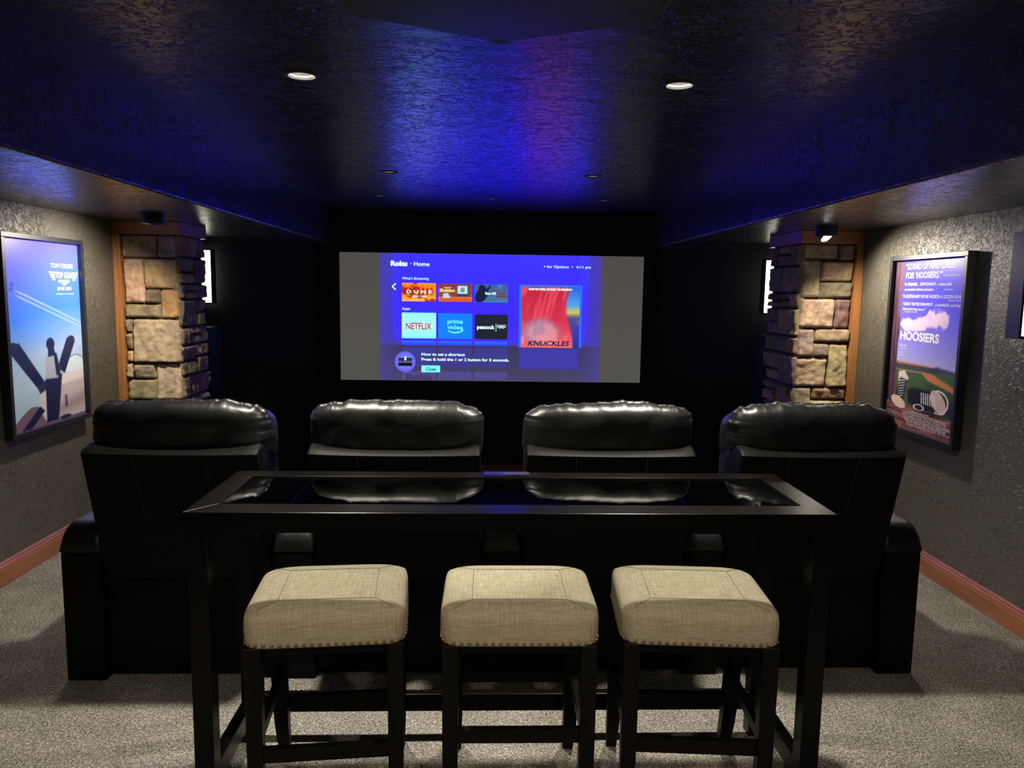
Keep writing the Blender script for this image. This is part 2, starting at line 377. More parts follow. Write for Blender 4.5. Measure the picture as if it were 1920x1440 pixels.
def column(side, xw, xi, yf, yd, front, y0c, y1c, z1, label):
    root = empty('stone_column', ((xw+xi)/2, (yf+yd)/2, 0))
    ox, oy = root.location.x, root.location.y
    def L(o): return o
    e = 0.02
    xa, xb = sorted((xw, xi-side*(-e)*-1))
    bm = bmesh.new(); box(bm, min(xw, xi-side*0)+(0.0), max(xw, xi), yf+0.01, yd, 0, 1.985)
    bmesh.ops.translate(bm, verts=bm.verts, vec=(-ox, -oy, 0))
    obj('column_core', bm, M['mortar'], root)
    bm = bmesh.new(); lay = bm.loops.layers.float_color.new('col'); rng = random.Random(5+side)
    W = abs(xi-xw)-0.05
    if side < 0: O = Vector((xw+0.05-ox, yf-oy, 0)); 
    else: O = Vector((xi-ox, yf-oy, 0))
    for u0, u1, a, b, c in front:
        za, zb = zz(a, y0c, y1c, 1.975, z1), zz(b, y0c, y1c, 1.975, z1)
        zb = max(zb, 0.0)
        if za-zb < 0.03: continue
        stone(bm, lay, rng, O, Vector((W, 0, 0)).normalized(), Vector((0, 0, 1)), Vector((0, -1, 0)), u0*W-(0.02 if side > 0 and u0 == 0 else 0), u1*W+(0.02 if side < 0 and u1 == 1 else 0), zb, za, PAL[c])
    D = yd-yf
    Oi = Vector((xi-ox, yf-oy, 0)); z = 1.975; k = 0
    hs = [0.15, 0.19, 0.11, 0.2, 0.13, 0.22, 0.16, 0.12, 0.19, 0.14, 0.2, 0.15, 0.2, 0.2]
    for h in hs:
        zb = max(0, z-h)
        if z-zb < 0.03: break
        cuts = [[0, .28, .72, 1], [0, .5, 1], [0, .2, .55, 1], [0, .62, 1]][k % 4]
        for a, b in zip(cuts, cuts[1:]):
            if b-a > .35 and rng.random() < .5:
                zm = zb+(z-zb)*rng.uniform(.4, .6)
                for q0, q1 in ((zb, zm), (zm, z)):
                    stone(bm, lay, rng, Oi, Vector((0, 1, 0)), Vector((0, 0, 1)), Vector((-side, 0, 0)), a*D-(0.02 if a == 0 else 0), b*D, q0, q1, PAL[rng.choice([1, 3, 5, 6, 3, 0])])
            else:
                stone(bm, lay, rng, Oi, Vector((0, 1, 0)), Vector((0, 0, 1)), Vector((-side, 0, 0)), a*D-(0.02 if a == 0 else 0), b*D, zb, z, PAL[rng.choice([1, 3, 5, 6, 3, 0])])
        z = zb; k += 1
    obj('stone_cladding', bm, M['stone'], root)
    bm = bmesh.new()
    xo = xi-side*0.045
    box(bm, min(xw, xo), max(xw, xo), yf-0.05, yd, 1.972, HS-0.001, 0.003)
    bmesh.ops.translate(bm, verts=bm.verts, vec=(-ox, -oy, 0)); obj('wood_cap', bm, M['oak_x'], root)
    bm = bmesh.new(); x2 = xw-side*0.05
    box(bm, min(xw, x2), max(xw, x2), yf-0.055, yf+0.02, 0.0, 1.97, 0.003)
    bmesh.ops.translate(bm, verts=bm.verts, vec=(-ox, -oy, 0)); obj('wood_edge_board', bm, M['oak_z'], root)
    tag(root, label, 'column')
column(-1, XL, -2.185, 5.53, 6.0, LF, 245, 1165, 0.79, 'stacked stone column with orange wood cap on the wall beyond the aircraft poster')
column(1, XR, 2.19, 5.33, 5.88, RF, 250, 1090, 0.83, 'stacked stone column with orange wood cap on the wall beyond the sneaker poster')

# ------------------------------------------------------------------ painted pictures (colour per point on a fine grid)
def s2l(a):
    a = np.clip(a, 0, 255)/255.0
    return np.where(a <= 0.04045, a/12.92, ((a+0.055)/1.055)**2.4)
def sheet(name, w, h, nx, ny, fn, m, parent, loc=(0, 0, 0), gain=1.0, boost=1.0):
    """flat sheet in local XZ facing -Y, origin top-left corner; fn(u,v)->rgb 0..255, v from the top"""
    u, v = np.meshgrid(np.linspace(0, 1, nx+1), np.linspace(0, 1, ny+1))
    co = np.stack([u*w, np.zeros_like(u), -v*h], -1).reshape(-1, 3)
    idx = np.arange((nx+1)*(ny+1)).reshape(ny+1, nx+1)
    f = np.stack([idx[1:, :-1], idx[1:, 1:], idx[:-1, 1:], idx[:-1, :-1]], -1).reshape(-1, 4)
    me = bpy.data.meshes.new(name); me.from_pydata(co.tolist(), [], f.tolist())
    rgb = s2l(fn(u, v)).reshape(-1, 3)*gain
    if m is M['picture']: rgb = rgb + boost*np.maximum(0, rgb-0.6)   # the bright parts of the picture outshine the display range
    at = me.color_attributes.new('col', 'FLOAT_COLOR', 'POINT')
    at.data.foreach_set('color', np.concatenate([rgb, np.ones((len(rgb), 1))], 1).astype(np.float32).ravel())
    return link(name, me, m, parent, loc)
def sst(a, b, x):
    t = np.clip((x-a)/(b-a), 0, 1); return t*t*(3-2*t)
def vnoise(u, v, seed=0, octs=4):
    rs = np.random.RandomState(seed); out = 0; amp = 1; tot = 0; fr = 1
    for _ in range(octs):
        g = rs.rand(66, 66)
        x = (u*fr) % 64; y = (v*fr) % 64
        xi, yi = np.floor(x).astype(int), np.floor(y).astype(int); fx, fy = x-xi, y-yi
        fx = fx*fx*(3-2*fx); fy = fy*fy*(3-2*fy)
        out = out+amp*((g[yi, xi]*(1-fx)+g[yi, xi+1]*fx)*(1-fy)+(g[yi+1, xi]*(1-fx)+g[yi+1, xi+1]*fx)*fy)
        tot += amp; amp *= .5; fr *= 2
    return out/tot
def mixc(base, c, a): return base*(1-a[..., None])+np.array(c, float)*a[..., None]
def grad(v, stops):
    ps = [s[0] for s in stops]; return np.stack([np.interp(v, ps, [s[1][k] for s in stops]) for k in range(3)], -1)
def poly(u, v, pts, soft=0.004):
    """soft-edged convex polygon mask, pts clockwise in (u, v down)"""
    d = np.full(u.shape, 1e9); n = len(pts); area = sum(pts[i][0]*pts[(i+1) % n][1]-pts[(i+1) % n][0]*pts[i][1] for i in range(n))
    s = 1 if area > 0 else -1
    for i in range(n):
        (x0, y0), (x1, y1) = pts[i], pts[(i+1) % n]; L_ = math.hypot(x1-x0, y1-y0)+1e-9
        d = np.minimum(d, s*((x1-x0)*(v-y0)-(y1-y0)*(u-x0))/L_)
    return sst(-soft, soft, d)
def ell(u, v, cx, cy, a, b, soft=0.03, rot=0.0):
    c, s = math.cos(rot), math.sin(rot); x = (u-cx)*c+(v-cy)*s; y = -(u-cx)*s+(v-cy)*c
    return 1-sst(1-soft, 1+soft, np.sqrt((x/a)**2+(y/b)**2))

def text(name, items, m, parent, loc=(0, 0, 0), depth=0.0006, merge=False):
    """items: (string, x_left, z_base, width, cap_height, bold[, shear]) laid on local XZ facing -Y"""
    if not merge:
        for it in items: text(name, [it], m, parent, loc, depth, True)
        return
    bm = bmesh.new()
    for it in items:
        s, x, z, wd, h, bold = it[:6]
        cu = bpy.data.curves.new('lettering', 'FONT'); cu.body = s; cu.size = 1.0; cu.offset = bold; cu.resolution_u = 3
        if len(it) > 6: cu.shear = it[6]
        o = bpy.data.objects.new('lettering', cu); C.objects.link(o)
        me = bpy.data.meshes.new_from_object(o.evaluated_get(bpy.context.evaluated_depsgraph_get()))
        n0 = len(bm.verts); bm.from_mesh(me); bm.verts.ensure_lookup_table()
        vsn = bm.verts[n0:]
        bpy.data.objects.remove(o); bpy.data.meshes.remove(me); bpy.data.curves.remove(cu)
        if not vsn: continue
        xs = [v.co.x for v in vsn]; x0, x1 = min(xs), max(xs)
        sx = wd/(x1-x0); sz = h/0.73
        for v in vsn: v.co = Vector((x+(v.co.x-x0)*sx, -depth, z+v.co.y*sz))
    for f in bm.faces: f.normal_update()
    fl = [f for f in bm.faces if f.normal.y > 0]
    if fl: bmesh.ops.reverse_faces(bm, faces=fl)
    me = bpy.data.meshes.new(name); bm.to_mesh(me); bm.free()
    return link(name, me, m, parent, loc)

# ------------------------------------------------------------------ posters
def frame_mesh(w, h, fwid, d):
    bm = bmesh.new()
    box(bm, -fwid, w+fwid, -d, 0, -h-fwid, -h, 0.002); box(bm, -fwid, w+fwid, -d, 0, 0, fwid, 0.002)
    box(bm, -fwid, 0, -d, 0, -h, 0, 0.002); box(bm, w, w+fwid, -d, 0, -h, 0, 0.002)
    return bm
def paint_aircraft(u, v):
    c = grad(v+0.10*(u-.5), [(0, (84, 78, 232)), (.2, (72, 100, 235)), (.38, (62, 120, 236)), (.5, (110, 155, 232)), (.6, (165, 188, 228)), (.75, (176, 204, 222)), (.93, (168, 190, 214)), (1, (160, 180, 205))])
    n = vnoise(u*3+1, v*4, 3)
    c = mixc(c, (205, 225, 238), np.clip((n-.45)*1.6, 0, 1)*sst(.35, .75, v)*.7)
    for k in (0.0, 0.025):
        d = v-(0.235+k+u*0.22)
        c = mixc(c, (165, 185, 240), (1-sst(.002, .009, np.abs(d)))*sst(.1, .2, u)*.65)
    for cx, cy in ((.10, .235), (.09, .26)):
        c = mixc(c, (50, 60, 150), poly(u, v, [(cx-.03, cy), (cx+.01, cy-.012), (cx+.03, cy), (cx+.0, cy+.014)], .006)*.8)
    # pale generic machine shapes, dark blades and a plain dark upright form
    c = mixc(c, (120, 90, 110), ((v > .985-.10*np.exp(-((u-.28)/.22)**2))*1.0))
    c = mixc(c, (205, 200, 205), ell(u, v, .50, .87, .14, .12, .04))
    c = mixc(c, (196, 178, 182), poly(u, v, [(.50, .78), (1.0, .74), (1.0, .97), (.50, .99)], .01))
    c = mixc(c, (222, 212, 212), poly(u, v, [(.70, .735), (1.0, .72), (1.0, .78), (.62, .80)], .01))
    c = mixc(c, (150, 125, 135), poly(u, v, [(.5, .92), (1.0, .86), (1.0, .93), (.5, .98)], .03)*.7)
    c = mixc(c, (220, 232, 240), ell(u, v, .88, .715, .16, .075, .05)*(v < .73)*.75)
    c = mixc(c, (70, 90, 130), (np.abs(np.sqrt(((u-.88)/.16)**2+((v-.715)/.075)**2)-1) < .05)*(v < .73)*.6)
    dk = (22, 26, 62)
    c = mixc(c, dk, poly(u, v, [(.02, .575), (.14, .535), (.44, .765), (.355, .80)], .005))
    c = mixc(c, dk, ell(u, v, .075, .552, .052, .020, .1, .0))
    c = mixc(c, dk, poly(u, v, [(.775, .535), (.895, .555), (.72, .735), (.62, .70)], .005))
    c = mixc(c, dk, poly(u, v, [(.36, .89), (.42, .92), (.24, 1.0), (.12, 1.0)], .005))
    c = mixc(c, (40, 45, 70), poly(u, v, [(.34, .785), (.50, .745), (.50, .795), (.37, .825)], .006))
    c = mixc(c, dk, poly(u, v, [(.45, .745), (.68, .735), (.60, .99), (.44, .99)], .008))
    c = mixc(c, dk, ell(u, v, .835, .545, .052, .020, .1))
    c = mixc(c, (170, 172, 190), poly(u, v, [(.465, .63), (.60, .61), (.65, .70), (.62, .755), (.455, .75)], .008))
    c = mixc(c, dk, poly(u, v, [(.505, .57), (.58, .57), (.60, .625), (.50, .63)], .006))
    c = mixc(c, dk, poly(u, v, [(.575, .60), (.62, .62), (.66, .74), (.60, .74)], .008))
    c = mixc(c, dk, ell(u, v, .540, .560, .056, .034, .12))
    c = mixc(c, dk, poly(u, v, [(.70, .86), (.74, .86), (.74, .93), (.70, .93)], .004)*.6)
    c = mixc(c, dk, ell(u, v, .70, .985, .08, .012, .2))
    return c
def paint_country(u, v):
    c = grad(v, [(0, (66, 56, 214)), (.25, (78, 72, 222)), (.4, (110, 104, 226)), (.55, (150, 148, 232)), (.62, (176, 176, 226)), (1, (170, 170, 220))])
    n = vnoise(u*9+3, v*15, 11, 5)
    cm = np.exp(-(((u-.68)/.20)**2+((v-.31)/.07)**2))+np.exp(-(((u-.45)/.36)**2+((v-.385)/.05)**2))+.6*np.exp(-(((u-.22)/.16)**2+((v-.35)/.06)**2))+.5*np.exp(-(((u-.7)/.35)**2+((v-.45)/.03)**2))+.5*np.exp(-(((u-.3)/.3)**2+((v-.555)/.015)**2))
    c = mixc(c, (226, 196, 226), sst(.40, .56, np.minimum(cm, 1.1)*(.10+n)))
    c = mixc(c, (160, 140, 205), sst(.6, .9, n)*np.clip(cm, 0, 1)*.6)
    hz = .600+.02*u
    c = mixc(c, (140, 120, 95), sst(hz-.003, hz+.003, v))
    c = mixc(c, (190, 120, 70), poly(u, v, [(.15, .605), (.75, .61), (.7, .63), (.2, .625)], .006))
    c = mixc(c, (60, 66, 100), poly(u, v, [(.7, .605), (1, .622), (1, .70), (.6, .64)], .01))
    c = mixc(c, (46, 52, 60), ((np.abs(v-.632) < .012+.008*vnoise(u*40, v*4, 5))*(u < .75))*.8)
    c = mixc(c, (60, 92, 48), sst(.643, .65, v-.012*np.sin(u*5)))
    c = mixc(c, (196, 122, 64), poly(u, v, [(.48, .645), (.66, .65), (1.0, .715), (1.0, .74), (.6, .69)], .005))
    c = mixc(c, (44, 76, 46), poly(u, v, [(.55, .70), (1.0, .745), (1.0, .95), (.85, .95)], .01))
    c = mixc(c, (34, 44, 66), ell(u, v, .98, .83, .14, .045, .1))
    w1 = vnoise(u*60, v*4, 7)
    c = mixc(c, (92, 62, 78), ((u < .125+.01*np.sin(v*20))*1.0))
    c = mixc(c, (52, 34, 48), ((u < .125)*(w1 > .5))*.7)
    c = mixc(c, (40, 28, 40), ((u < .02)*1.0)*.7)
    sl = .855+.03*u
    c = mixc(c, (112, 62, 62), sst(sl-.003, sl+.003, v))
    w2 = vnoise(u*5, v*110, 9)
    c = mixc(c, (170, 118, 112), ((v > sl)*(w2 > .52))*.6)
    c = mixc(c, (48, 30, 38), (np.abs(v-sl-.045) < .004)*1.0)
    c = mixc(c, (48, 30, 38), (np.abs(v-sl-.09) < .004)*.7)
    # a pair of plain canvas shoes on the sill
    dk, rb = (24, 22, 34), (226, 196, 188)
    c = mixc(c, (225, 200, 205), poly(u, v, [(.17, .665), (.26, .655), (.33, .70), (.24, .735), (.17, .715)], .006))
    c = mixc(c, dk, poly(u, v, [(.20, .70), (.30, .71), (.27, .83), (.13, .83)], .008))
    c = mixc(c, rb, ell(u, v, .19, .85, .115, .033, .08, .15))
    for k in range(7):
        y = .715+k*.016; c = mixc(c, (222, 214, 222), poly(u, v, [(.17+.002*k, y+.006), (.28-.004*k, y-.006), (.28-.004*k, y-.001), (.17, y+.011)], .002))
    c = mixc(c, dk, poly(u, v, [(.32, .765), (.42, .745), (.74, .75), (.76, .86), (.50, .865), (.34, .84)], .01))
    c = mixc(c, (205, 180, 178), ell(u, v, .76, .80, .115, .055, .06, .35))
    c = mixc(c, (228, 214, 214), (np.abs(np.sqrt(((u-.76)/.13)**2+((v-.80)/.063)**2)-1) < .07)*(u > .72)*1.0)
    for k in range(7):
        x = .52+k*.030; c = mixc(c, (222, 214, 222), poly(u, v, [(x, .765), (x+.012, .765), (x+.025, .83), (x+.012, .83)], .002))
    c = mixc(c, (222, 214, 222), (np.abs(np.sqrt(((u-.50)/.07)**2+((v-.855)/.016)**2)-1) < .14)*1.0)
    c = mixc(c, (28, 22, 30), poly(u, v, [(.42, .875), (.78, .865), (.8, .885), (.5, .895)], .01)*.7)
    c = mixc(c, (70, 55, 60), poly(u, v, [(.84, .955), (1, .955), (1, .985), (.84, .985)], .004)*.8)
    return c
def poster(name_lbl, loc, rz, w, h, fn, fwid=0.028, d=0.05):
    root = empty('framed_poster', loc, rz)
    obj('frame', frame_mesh(w, h, fwid, d), M['frame'], root)
    obj('backing_board', B(-0.002, w+0.002, -d*0.45, 0, -h, 0), M['frame'], root)
    s = sheet('print', w, h, 170, 240, fn, M['print'], root, (0, -d*0.45-0.002, 0))
    tag(root, name_lbl, 'poster')
    return root, s, -d*0.45-0.002
# left wall: local +X runs away from the camera (world +Y), local -Y faces the room (+X)
w_, h_ = 0.77, 1.065
r1, s1, yp = poster('black framed blue sky poster with dark propeller shapes hanging on the left wall', (XL+0.001, 4.195, 1.865), PI/2, w_, h_, paint_aircraft)
def T(x, v, wd, hh): return (x*w_, -v*h_-hh, wd*w_, hh)
def line(s, x, v, wd, hh, bold=0.0, *a):
    q = T(x, v, wd, hh); return (s, q[0], q[1], q[2], q[3], bold, *a)
text('lettering', [line('TOM CRUISE', .60, .115, .32, .026), line('TOP GUN', .665, .162, .235, .036, .018), line('MAVERICK', .70, .205, .165, .018, .012), line('JUNE 2020', .68, .245, .20, .019, .01), line('EXPERIENCE IT IN THEATERS', .66, .283, .25, .007)],
     M['print_white'], s1)
bm = bmesh.new()
for k in range(4):
    yy = -(.163+k*.013)*h_; ln = .055-.006*k
    for sx in (-1, 1):
        x0 = (.782+sx*.125)*w_; x1 = (.782+sx*(.125+ln+.03-.008*k))*w_
        vv = [bm.verts.new((x, -0.0006, z)) for x, z in ((x0, yy), (x1, yy+.002), (x1-sx*.004, yy-.007), (x0, yy-.007))]
        bm.faces.new(vv if sx > 0 else vv[::-1])
vv = [bm.verts.new((x*w_, -0.0006, -v*h_)) for x, v in ((.73, .226), (.835, .226), (.782, .238))]
bm.faces.new(vv)
obj('wing_stripes', bm, M['print_white'], s1)
w_, h_ = 0.735, 1.02
r2, s2, yp = poster('black framed poster of countryside with sneakers on a sill, on the right wall', (XR-0.001, 4.80, 1.838), -PI/2, w_, h_, paint_country)
cred = []
rngc = random.Random(4)
for k in range(9):
    x = .25+.012*k if k else .40
    wd = (.62-.01*k) if k else .22
    sx = x
    while sx < x+wd:
        l = rngc.uniform(.05, .12)
        cred.append(line('CASTING BY MUSIC BY FILM EDITED'[rngc.randint(0, 10):][:max(4, int(l*80))].strip() or 'BY', sx, .885+k*.0105, l, .0065, .02)); sx += l+.012
text('lettering', [line('\u201cSTAND UP AND CHEER', .16, .018, .70, .038, .01), line('FOR \u2018HOOSIERS.\u2019\u201d', .17, .070, .52, .038, .01), line('-SHEILA BENSON', .70, .092, .2, .008),
     line('\u201cA WINNER\u2026GYM DANDY\u2026impeccable', .155, .132, .66, .019), line('re-creation of time and place\u2026\u201d', .17, .163, .46, .017), line('-NEWSDAY', .72, .17, .12, .007),
     line('\u201cA LEGENDARY MOVIE WORTH A DOZEN FILMS.\u201d', .14, .202, .84, .021), line('-ENTERTAINMENT', .78, .230, .2, .007),
     line('\u201cGREAT ENTERTAINMENT\u2026a wonderful, exciting,', .15, .248, .80, .018), line('heartwarming movie.\u201d', .16, .278, .34, .017), line('-NEWS', .16, .302, .22, .006),
     line('HOOSIERS', .15, .42, .56, .052, .035), line('GENE', .15, .362, .12, .014), line('THEY NEEDED', .15, .385, .14, .010), line('DENNIS', .15, .50, .11, .013), line('HOPPER', .15, .52, .11, .013), line('BARBARA', .15, .545, .09, .011), line('HERSHEY', .15, .562, .09, .011)], M['print_white'], s2)
text('billing_block', cred, M['print_white'], s2, merge=True)

# ------------------------------------------------------------------ projection screen
SX0, SX1, SZ0, SZ1, SY = -1.487, 1.584, 0.692, 1.980, YF-0.05
root = empty('projection_screen', ((SX0+SX1)/2, SY, SZ0))
ox, oy, oz = root.location
obj('frame', B(SX0-ox-0.012, SX1-ox+0.012, 0, 0.05, -0.012, SZ1-SZ0+0.012, 0.003), M['screen_frame'], root)
GREY = (88, 85, 80)
surf = sheet('screen_surface', SX1-SX0, SZ1-SZ0, 60, 24, lambda u, v: grad(v, [(0, (84, 80, 78)), (.5, GREY), (1, (90, 88, 84))]), M['picture'], root, (SX0-ox, -0.004, SZ1-SZ0), 0.85)
IW = 2.245; IH = SZ1-SZ0-0.008; IX = -1.088-SX0
px = IW/1280.0; pz = IH/720.0
def paint_home(u, v):
    e = np.minimum(1, np.minimum(u, 1-u)*5+.15)
    c = grad(v, [(0, (62, 54, 236)), (.45, (60, 44, 240)), (.68, (66, 50, 225)), (.71, (72, 66, 170)), (.725, (60, 54, 96)), (1, (72, 68, 100))])
    c = mixc(c, (74, 68, 150), (1-sst(0, .12, np.minimum(u, 1-u)))*.75)
    return c
pic = sheet('projected_picture', IW, IH, 128, 144, paint_home, M['picture'], surf, (IX, -0.003, -0.004), E_SCREEN, 15.0)
def rect(name, x0, y0, x1, y1, fn, nx=40, ny=30, gain=1.4, lift=0.001):
    return sheet(name, (x1-x0)*px, (y1-y0)*pz, nx, ny, fn, M['picture'], pic, (x0*px, -lift, -y0*pz), gain)
flat = lambda c: (lambda u, v: np.zeros(u.shape+(3,))+np.array(c, float))
def p_orange(u, v):
    n = vnoise(u*5, v*4, 21, 4); c = grad(v, [(0, (255, 150, 20)), (.45, (255, 120, 25)), (1, (255, 190, 60))])
    c = mixc(c, (150, 20, 20), sst(.48, .66, n)*.8)
    for k in range(7):
        c = mixc(c, (90, 25, 25), ell(u, v, .12+k*.125, .45, .045, .22, .3)*.65)
    return mixc(c, (110, 20, 60), ell(u, v, .52, .72, .1, .12, .2)*.8)
def p_desk(u, v):
    c = grad(v, [(0, (150, 60, 55)), (.7, (165, 80, 60)), (.74, (225, 110, 45)), (1, (200, 90, 35))])
    c = mixc(c, (110, 40, 50), (np.sin(u*90) > .3)*(v < .72)*.5)
    c = mixc(c, (50, 70, 90), poly(u, v, [(.54, .08), (.90, .08), (.90, .72), (.54, .72)], .01))
    c = mixc(c, (185, 225, 225), poly(u, v, [(.57, .12), (.86, .12), (.86, .56), (.57, .56)], .01))
    c = mixc(c, (60, 40, 40), ell(u, v, .72, .34, .07, .14, .2)*.4)
    return mixc(c, (185, 215, 225), poly(u, v, [(.13, .55), (.28, .52), (.36, .78), (.14, .80)], .01))
def p_teal(u, v):
    c = grad(v, [(0, (60, 95, 150)), (1, (70, 125, 165))])
    c = mixc(c, (105, 150, 190), sst(.5, .8, vnoise(u*4, v*4, 5))*.5)
    for e in ((.22, .2, .10, .18, 0), (.2, .6, .18, .45, .2)):
        c = mixc(c, (22, 30, 62), ell(u, v, e[0], e[1], e[2], e[3], .1, e[4]))
    return mixc(c, (22, 30, 62), poly(u, v, [(.28, .5), (.46, .02), (.50, .06), (.34, .6)], .01))
rect('programme_tile', 128, 165, 323, 268, p_orange, gain=1.1); rect('programme_tile', 338, 166, 531, 268, p_desk, gain=1.0); rect('programme_tile', 547, 167, 738, 269, p_teal, gain=1.0)
rect('app_tile', 127, 333, 324, 478, lambda u, v: grad(v, [(0, (135, 240, 240)), (.5, (160, 255, 245)), (1, (130, 240, 235))]), gain=1.3, lift=.0014)
rect('app_tile', 338, 334, 533, 479, flat((20, 120, 240)), gain=1.2); rect('app_tile', 547, 337, 740, 480, flat((34, 34, 48)), gain=1.0)
for a, b in ((127, 324), (338, 531), (547, 738)):
    rect('app_tile', a, 494, b, 518, lambda u, v: grad(v, [(0, (40, 120, 220)), (.4, (40, 90, 225)), (1, (50, 60, 220))]), gain=1.1)
    rect('app_tile', a, 530, b, 640, flat((66, 62, 150)), gain=.9); rect('app_tile', a, 668, b, 713, flat((84, 78, 150)), gain=.9)
rect('banner_edge', 0, 519, 1280, 522, flat((60, 54, 120)), gain=1.0)
rect('feature_border', 803, 165, 1171, 524, flat((40, 96, 232)), gain=1.3, lift=.001)
def p_feature(u, v):
    """plain red, pink and sea blue abstract standing in for the film artwork"""
    n = vnoise(u*6, v*7, 31, 5); c = grad(v, [(0, (215, 40, 70)), (.55, (225, 55, 85)), (1, (240, 110, 130))])
    c = mixc(c, (245, 110, 120), sst(.45, .7, vnoise(u*22+v*6, v*3, 8))*.6)
    rr = sst(.80, .86, u+.06*np.sin(v*5))
    sky = grad(v, [(0, (50, 110, 230)), (.3, (90, 180, 240)), (.42, (235, 215, 110)), (.5, (90, 90, 160)), (.8, (60, 60, 190)), (1, (40, 60, 150))])
    c = c*(1-rr[..., None])+sky*rr[..., None]
    c = mixc(c, (170, 190, 225), ell(u, v, .33, .74, .3, .2, .4)*.6)
    return mixc(c, (250, 160, 170), sst(.5, .65, n)*sst(.5, .7, v)*.7)
rect('feature_picture', 818, 176, 1157, 524, p_feature, 80, 80, 0.85, .002)
rect('feature_footer', 807, 529, 1157, 648, flat((64, 58, 170)), gain=1.0)
def T2(s, x0, y0, x1, y1, bold=0.0, *a): return (s, x0*px, -y1*pz, (x1-x0)*px, (y1-y0)*pz, bold, *a)
text('screen_text', [T2('Roku', 65, 42, 159, 69, .05), T2('\u2022', 178, 50, 184, 62), T2('Home', 198, 45, 286, 69, .01), T2('\u2217 for Options  \u2022', 943, 53, 1111, 69), T2('4:11 pm', 1131, 54, 1216, 69),
     T2("What's Streaming", 129, 131, 282, 146), T2('Apps', 129, 302, 175, 317), T2('How to set a shortcut', 241, 561, 493, 577, .02), T2('Press & hold the 1 or 2 button for 5 seconds.', 241, 590, 751, 606, .02),
     T2('See All', 607, 210, 668, 224, .03), T2('1', 142, 585, 152, 605, .05), T2('peacock', 562, 398, 664, 420, .03), T2('|', 671, 388, 673, 424), T2('D U N E', 155, 205, 300, 222, .02), T2('PART TWO', 190, 236, 270, 244, .02),
     T2('FROM THE WORLD OF SONIC THE HEDGEHOG', 860, 184, 1110, 196, .03)], M['t_white'], pic, (0, -0.0028, 0))
bm = bmesh.new()
def tri_ring(bm, cx, cy, r0, r1, segs=32):
    a = [bm.verts.new((cx+r0*math.cos(2*PI*i/segs), -0.0034, cy+r0*math.sin(2*PI*i/segs))) for i in range(segs)]
    b = [bm.verts.new((cx+r1*math.cos(2*PI*i/segs), -0.0034, cy+r1*math.sin(2*PI*i/segs))) for i in range(segs)]
    for i in range(segs): bm.faces.new((a[i], a[(i+1) % segs], b[(i+1) % segs], b[i]))
for k in range(5): tri_ring(bm, (686+k*9)*px, -(404+(5 if k % 2 else 0))*pz, 6*px, 8*px)
obj('ring_marks', bm, M['t_white'], pic)
bm = bmesh.new()
vv = [bm.verts.new((x*px, -0.003, -y*pz)) for x, y in ((91, 167), (95, 172), (77, 187), (95, 202), (91, 207), (69, 187))]
bm.faces.new(vv); obj('arrow_mark', bm, M['t_white'], pic)
text('screen_text', [T2('NETFLIX', 150, 389, 300, 427, .035)], M['t_red'], pic, (0, -0.0028, 0))
text('screen_text', [T2('prime', 390, 366, 480, 392, .03), T2('video', 390, 400, 480, 424, .03)], M['t_cyan'], pic, (0, -0.0028, 0))
bm = bmesh.new()
a = [(435+44*math.cos(t), 428+20*math.sin(t)) for t in [PI*.92-PI*.84*i/14 for i in range(15)]]
b2 = [(435+44*math.cos(t), 422+17*math.sin(t)) for t in [PI*.92-PI*.84*i/14 for i in range(15)]]
va = [bm.verts.new((x*px, -0.003, -y*pz)) for x, y in a]; vb = [bm.verts.new((x*px, -0.003, -y*pz)) for x, y in b2]
for i in range(14): bm.faces.new((va[i], va[i+1], vb[i+1], vb[i]))
vv = [bm.verts.new((x*px, -0.003, -y*pz)) for x, y in ((466, 424), (484, 422), (478, 440))]; bm.faces.new(vv)
obj('smile_mark', bm, M['t_cyan'], pic)
text('screen_text', [T2('young', 368, 182, 412, 192, .02), T2('Sheldon', 344, 194, 432, 212, .04)], M['t_yellow'], pic, (0, -0.0028, 0))
text('screen_text', [T2('WAR', 642, 196, 694, 208, .04), T2('PLANET', 650, 212, 734, 224, .04), T2('APES', 668, 228, 734, 242, .04)], M['t_maroon'], pic, (0, -0.0024, 0))
text('screen_text', [T2('KNUCKLES', 857, 484, 1103, 512, .03, .25)], M['t_dark'], pic, (0, -0.0030, 0))
text('screen_text', [T2('NOW STREAMING', 900, 540, 1035, 550), T2('Paramount+', 915, 583, 1050, 606), T2('Roku', 150, 682, 300, 713, .05), T2('Disney+', 580, 570, 700, 595)], M['t_dim'], pic, (0, -0.0024, 0))
rect('close_button', 241, 635, 348, 673, flat((120, 250, 240)), 2, 2, 1.3, .002)
text('screen_text', [T2('Close', 266, 645, 325, 664, .04)], mat('picture_ink', (.2, .2, .2), .8, emit=lin((10, 60, 80)), estr=.6), pic, (0, -0.0034, 0))
bm = bmesh.new(); tri_ring(bm, 146*px, -614*pz, 46*px, 60*px, 40); obj('badge_ring', bm, mat('picture_violet', (.2, .2, .2), .8, emit=lin((95, 85, 240)), estr=1.4), pic)
bm = bmesh.new(); tri_ring(bm, 146*px, -614*pz, 0.0005, 46*px, 40)
for v in bm.verts: v.co.y = -0.0016
obj('badge_disc', bm, mat('picture_badge', (.2, .2, .2), .8, emit=lin((110, 130, 230)), estr=1.0), pic)
rect('badge_button', 106, 592, 186, 640, lambda u, v: grad(v, [(0, (40, 42, 70)), (.3, (50, 52, 80)), (.55, (110, 120, 170)), (.6, (16, 16, 30)), (.85, (16, 16, 30)), (1, (70, 75, 130))]), 4, 20, 1.0, .0020)
tag(root, 'wide projection screen showing a blue streaming menu between grey side bars', 'screen')

